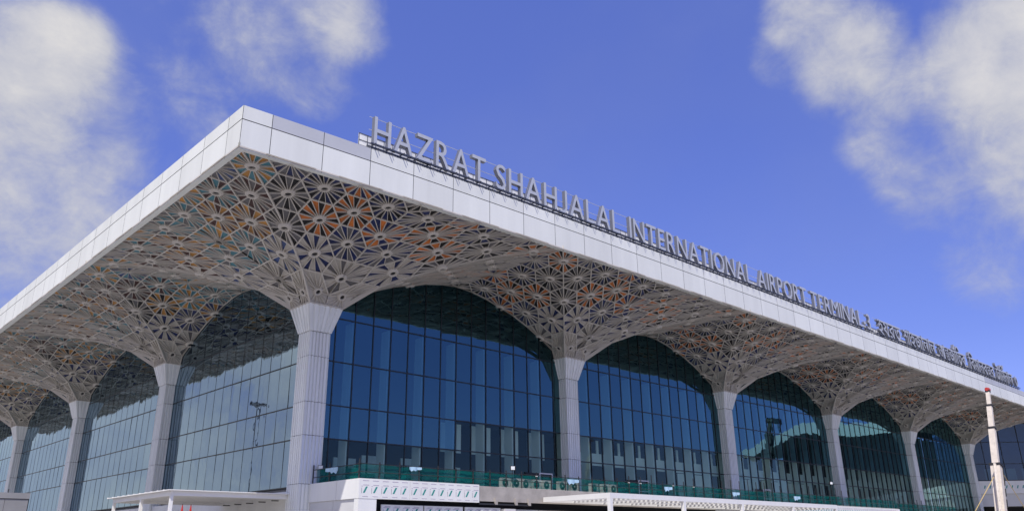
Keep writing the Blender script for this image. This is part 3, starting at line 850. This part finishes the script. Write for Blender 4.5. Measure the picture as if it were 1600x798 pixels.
for k in range(27):
    s_ = s0+k*4; d = 13*min(1, .3+k*.14); lift = 4.5*max(0, min(1, (s_-22)/30))
    c = (s_, d, 20.4+lift, 22.8+lift)
    if prev:
        a, b = prev, c
        m.face([wp(a[0],a[1],a[2]), wp(b[0],b[1],b[2]), wp(b[0],b[1],b[3]), wp(a[0],a[1],a[3])], M_FASC)
        m.face([wp(a[0],-8,a[2]), wp(b[0],-8,b[2]), wp(b[0],b[1],b[2]), wp(a[0],a[1],a[2])], M_BLACK)
        m.face([wp(a[0],a[1],a[3]), wp(b[0],b[1],b[3]), wp(b[0],-8,b[3]), wp(a[0],-8,a[3])], M_ROOF)
    prev = c
m.build('roof', wg)

# ------------------------------------------------------------------ roof signs
def glyph(s, size):
    c = bpy.data.curves.new('g', 'FONT'); c.body = s; c.size = size; c.resolution_u = 3
    o = bpy.data.objects.new('g', c); COL.objects.link(o)
    dg = bpy.context.evaluated_depsgraph_get(); dg.update()
    me = bpy.data.meshes.new_from_object(o.evaluated_get(dg))
    bpy.data.objects.remove(o); bpy.data.curves.remove(c)
    bm = bmesh.new(); bm.from_mesh(me); bpy.data.meshes.remove(me)
    bmesh.ops.remove_doubles(bm, verts=bm.verts, dist=1e-4)
    return bm
def letter_j():
    bm = bmesh.new(); o = [(.27,.684),(.27,.20)]; i_ = [(.36,.684),(.36,.20)]
    for k in range(1, 9):
        a = -math.pi*.5*k/6
        o.append((.13+.14*math.cos(a), .19+.13*math.sin(a))); i_.append((.13+.23*math.cos(a), .19+.20*math.sin(a)))
    O = [bm.verts.new((x, y, 0)) for x, y in o]; I = [bm.verts.new((x, y, 0)) for x, y in i_]
    for k in range(len(O)-1): bm.faces.new((O[k], I[k], I[k+1], O[k+1]))
    return bm
def bm_bounds(bm):
    xs = [v.co.x for v in bm.verts]; ys = [v.co.y for v in bm.verts]
    return min(xs), max(xs), min(ys), max(ys)
SY = -11.86
def place_letter(bm, x, zb, sx, sz, parent, depth=.26, grow=0.0):
    """flat glyph in xy -> upright solid letter facing -y"""
    for v in bm.verts: v.co = Vector((v.co.x*sx, 0, v.co.y*sz))
    faces = list(bm.faces)
    r = bmesh.ops.extrude_face_region(bm, geom=faces)
    for v in r['geom']:
        if isinstance(v, bmesh.types.BMVert): v.co.y += depth
    bmesh.ops.recalc_face_normals(bm, faces=bm.faces)
    me = bpy.data.meshes.new('letter'); bm.to_mesh(me); bm.free()
    me.materials.append(M_ALU); me.materials.append(M_SIDE)
    for pl_ in me.polygons: pl_.material_index = 0 if abs(pl_.normal.y) > .9 else 1
    o = bpy.data.objects.new('letter', me); COL.objects.link(o); o.location = (x, SY-depth/2, zb); o.parent = parent
    return o
def zb(x): return 22.72+bow(x)
CAPH = 1.86
sg = thing('roof_sign', 'long row of grey block letters HAZRAT SHAHJALAL INTERNATIONAL AIRPORT TERMINAL-3 on the roof edge', 'sign')
WORDS = [('HAZRAT', -3.77, 5.3), ('SHAHJALAL', 6.25, 19.7), ('INTERNATIONAL', 20.9, 39.6), ('AIRPORT', 40.7, 50.5), ('TERMINAL-3', 51.5, 66.0)]
capu = None
for wd, x0, x1 in WORDS:
    gl = []
    tot = 0
    for ch in wd:
        bm = letter_j() if ch == 'J' else glyph(ch, 1.0)
        # slightly heavier strokes
        b = bm_bounds(bm); gl.append((ch, bm, b)); tot += b[1]-b[0]
    ch_h = .68
    gaps = len(wd)-1
    sxs = (x1-x0)/(tot+gaps*.125)
    x = x0
    for ch, bm, b in gl:
        for v in bm.verts: v.co.x -= b[0]
        place_letter(bm, x, zb(x), sxs, CAPH/.684, sg, .30)
        x += (b[1]-b[0]+.125)*sxs
def support(parent, xa, xb):
    m = MB(); n = int((xb-xa)/3)+1
    seg = [xa+(xb-xa)*k/n for k in range(n+1)]
    for p, q in zip(seg, seg[1:]):
        m.bar((p,SY-.18,zb(p)-.07), (q,SY-.18,zb(q)-.07), .10, .09, M_RAIL); m.bar((p,SY+.25,zb(p)-.07), (q,SY+.25,zb(q)-.07), .10, .09, M_RAIL)
        m.bar((p,SY-.05,zb(p)-.27), (q,SY-.05,zb(q)-.27), .09, .07, M_RAIL)
    x = xa+.2
    while x < xb:
        m.bar((x,SY-.45,zb(x)-.14), (x,SY+.5,zb(x)-.14), .05, .06, M_RAIL); m.bar((x,SY,zb(x)-.45), (x,SY,zb(x)-.1), .06, .06, M_RAIL)
        m.bar((x+.3,SY-.3,zb(x)-.32), (x+.3,SY+.3,zb(x)-.20), .04, .04, M_RAIL); x += 1.05
    m.build('support_rail', parent)
    m = MB()
    for p, q in zip(seg, seg[1:]):
        m.bar((p,SY+.1,zb(p)+CAPH-.02), (q,SY+.1,zb(q)+CAPH-.02), .03, .03, M_ALU)
        m.bar((p,SY+.1,zb(p)+CAPH*.52), (q,SY+.1,zb(q)+CAPH*.52), .03, .03, M_ALU)
    m.build('tie_wire', parent)
    m = MB(); ya = RY0+1.35
    for p, q in zip(seg, seg[1:]):
        m.face([(p,ya,22.4+bow(p)),(q,ya,22.4+bow(q)),(q,ya,23.92+bow(q)),(p,ya,23.92+bow(p))], M_CLAD)
        m.face([(p,ya+.05,22.4+bow(p)),(p,ya+.05,23.92+bow(p)),(q,ya+.05,23.92+bow(q)),(q,ya+.05,22.4+bow(q))], M_CLAD)
        for h in (22.75, 23.1, 23.45, 23.9): m.bar((p,ya-.02,h+bow(p)), (q,ya-.02,h+bow(q)), .02, .03, M_RAIL)
    x = xa
    while x < xb: m.bar((x,ya-.02,22.4+bow(x)), (x,ya-.02,23.9+bow(x)), .03, .02, M_RAIL); x += .62
    m.build('backing_screen', parent)
support(sg, -4.0, 66.3)
sb = thing('roof_sign', 'row of dark grey Bengali letters at the far end of the roof edge', 'sign')
def reph(bm, x, w=.09):
    y0, y1 = .66, .95
    vs = [bm.verts.new((x-.30, y0+.02, 0)), bm.verts.new((x-.02, y0+.02, 0)), bm.verts.new((x+.10, y1, 0)), bm.verts.new((x-.02, y1, 0)), bm.verts.new((x-.10, y0+.12, 0)), bm.verts.new((x-.30, y0+.10, 0))]
    bm.faces.new(vs)
def stack(top, bot):
    a = glyph(top, 1.0); b = glyph(bot, 1.0)
    for v in a.verts: v.co = Vector((v.co.x, .30+(v.co.y)*.52, 0))
    for v in b.verts: v.co = Vector((v.co.x*.8+.1, -.05+v.co.y*.62, 0))
    me = bpy.data.meshes.new('t'); b.to_mesh(me); b.free(); a.from_mesh(me); bpy.data.meshes.remove(me)
    return a
BW = [(['হ','য','র','ত'], 68.1, 74.7), (['শা','হ','জা','লা','ল'], 75.7, 86.1), (['আ',('s','ন','ত'),('r','জা'),'িত','ক'], 87.2, 97.8),
      (['িব','মা','ন','ব',('s','ন','দ'),'র'], 99.1, 109.9), (['টা',('r','িম'),'না','ল'], 111.0, 118.9), (['৩'], 119.9, 121.3)]
for toks, x0, x1 in BW:
    gl = []; tot = 0
    for t in toks:
        if isinstance(t, tuple) and t[0] == 's': bm = stack(t[1], t[2])
        elif isinstance(t, tuple): bm = glyph(t[1], 1.0); reph(bm, bm_bounds(bm)[1]-.12)
        else: bm = glyph(t, 1.0)
        b = bm_bounds(bm); adv = b[1]-b[0]
        gl.append((bm, b, adv)); tot += adv
    s = (x1-x0)/tot; x = x0
    for bm, b, adv in gl:
        for v in bm.verts: v.co.x -= b[0]
        place_letter(bm, x, zb(x), s, CAPH/.66, sb, .36); x += adv*s
support(sb, 67.4, 121.8)

# ------------------------------------------------------------------ cranes and mast
def boom_crane(name, label, base, top, w0, w1, mats, tipm, jib=None):
    t = thing(name, label, 'crane', (base[0], base[1], GZ), 'mobile cranes')
    O = Vector((base[0], base[1], GZ))
    A = Vector(base)-O; B = Vector(top)-O; A.z = 1.9
    D = B-A
    secs = [(0, .47, 1.0), (.47, .72, .68), (.72, .88, .55), (.88, .985, .42)]
    for a, b, s in secs:
        m = MB(); w = w0*s
        m.bar(A+D*a, A+D*b, w*.8, w, mats, upv=(0, 1, 0)); m.bar(A+D*(b-.012), A+D*b, w*1.0, w*1.2, M_BLACK, upv=(0, 1, 0))
        m.build('boom_section', t)
    m = MB(); m.bar(A+D*.985, B, w1*1.3, w1*1.4, tipm, upv=(0,1,0)); m.tube(B+Vector((-.35,0,-.1)), B+Vector((.35,0,-.1)), .17, tipm, n=12)
    m.build('boom_head', t)
    m = MB()
    m.box(-1.2, 5.6, -1.3, 1.3, .95, 1.45, mats); m.box(3.9, 5.6, -1.25, 1.25, 1.45, 2.9, mats)
    m.build('carrier', t)
    m = MB(); m.box(-1.6, 1.6, -1.2, 1.2, 1.5, 2.5, mats); m.build('turntable', t)
    for x in (-.6, 1.2, 3.2, 4.8):
        for y in (-1.2, 1.2):
            m = MB(); m.tube((x,y-.2,.55), (x,y+.2,.55), .55, M_BLACK, n=18); m.tube((x,y-.21,.55), (x,y+.21,.55), .25, M_WPAINT, n=12); m.build('wheel', t)
    return t, A, B, D
ct, A, B, D = boom_crane('mobile_crane', 'cream telescopic crane boom with red tip rising before the last columns', (53.6, -25, GZ), (57.95, -25, 13.7), .78, .25, M_CRANE, M_CREDT)
m = MB()
j0 = A+Vector((-.9, -.2, 0)); j1 = A+D*.47+Vector((-1.05, -.2, 0))
for s in (-.16, .16): m.tube(j0+Vector((s,0,0)), j1+Vector((s,0,0)), .07, M_CRANE, n=8)
for k in range(9):
    p = j0+(j1-j0)*(k/8); m.bar(p+Vector((-.16,0,0)), p+Vector((.16,0,.0)), .07, .07, M_CRANE)
m.build('stowed_jib', ct)
m = MB()
m.tube(A+D*.47+Vector((.3,0,0)), A+Vector((6.2,-.8,1.6)), .03, M_ROPE, n=6); m.tube(A+D*.42+Vector((-.9,0,-.4)), A+Vector((-5.0,1,1.2)), .03, M_ROPE, n=6)
m.build('guy_rope', ct)
m = MB(); m.tube(A+D*.02+Vector((.42,-.1,0)), A+D*.98+Vector((.16,-.05,0)), .05, M_CREDT, n=6); m.build('hoist_rope', ct)
for k in range(5):
    m = MB(); p = A+D*(.12+k*.07)+Vector((.45-.02*k,-.42,0)); m.tube(p, p+D*.05, .045, M_BLACK, n=6); m.build('hose', ct)

# dark boom crane standing out of frame to the right, mirrored in the facade
dt_, A, B, D = boom_crane('mobile_crane', 'dark boom crane seen mirrored in the facade glass', (108.5, -29.8, GZ), (116.8, -29.8, 22.3), 1.9, .9, M_BLACK, M_BLACK)
m = MB(); m.bar(B, B+Vector((3.4,0,.3)), .9, 1.0, M_BLACK); m.tube(B+Vector((3.2,0,.2)), B+Vector((3.0,0,-3.2)), .12, M_BLACK); m.box(B.x+2.7, B.x+3.3, -.3, .3, B.z-4.2, B.z-3.2, M_BLACK)
m.build('hook_block', dt_)
lm = thing('light_mast', 'tall lighting mast with a ring of lamps mirrored in the side glass', 'light mast', (-14.8, 38.1, GZ))
m = MB(); m.tube((0,0,0), (0,0,17.7), .11, M_MAST, r1=.06, n=10); m.build('pole', lm)
m = MB(); m.tube((0,0,17.3), (0,0,17.5), .55, M_MAST, n=14); m.build('head_frame', lm)
for k in range(8):
    a = k*math.pi/4; m = MB(); c, s = math.cos(a), math.sin(a)
    m.bar((.55*c,.55*s,17.45), (1.25*c,1.25*s,17.40), .30, .20, M_MAST); m.build('lamp', lm)
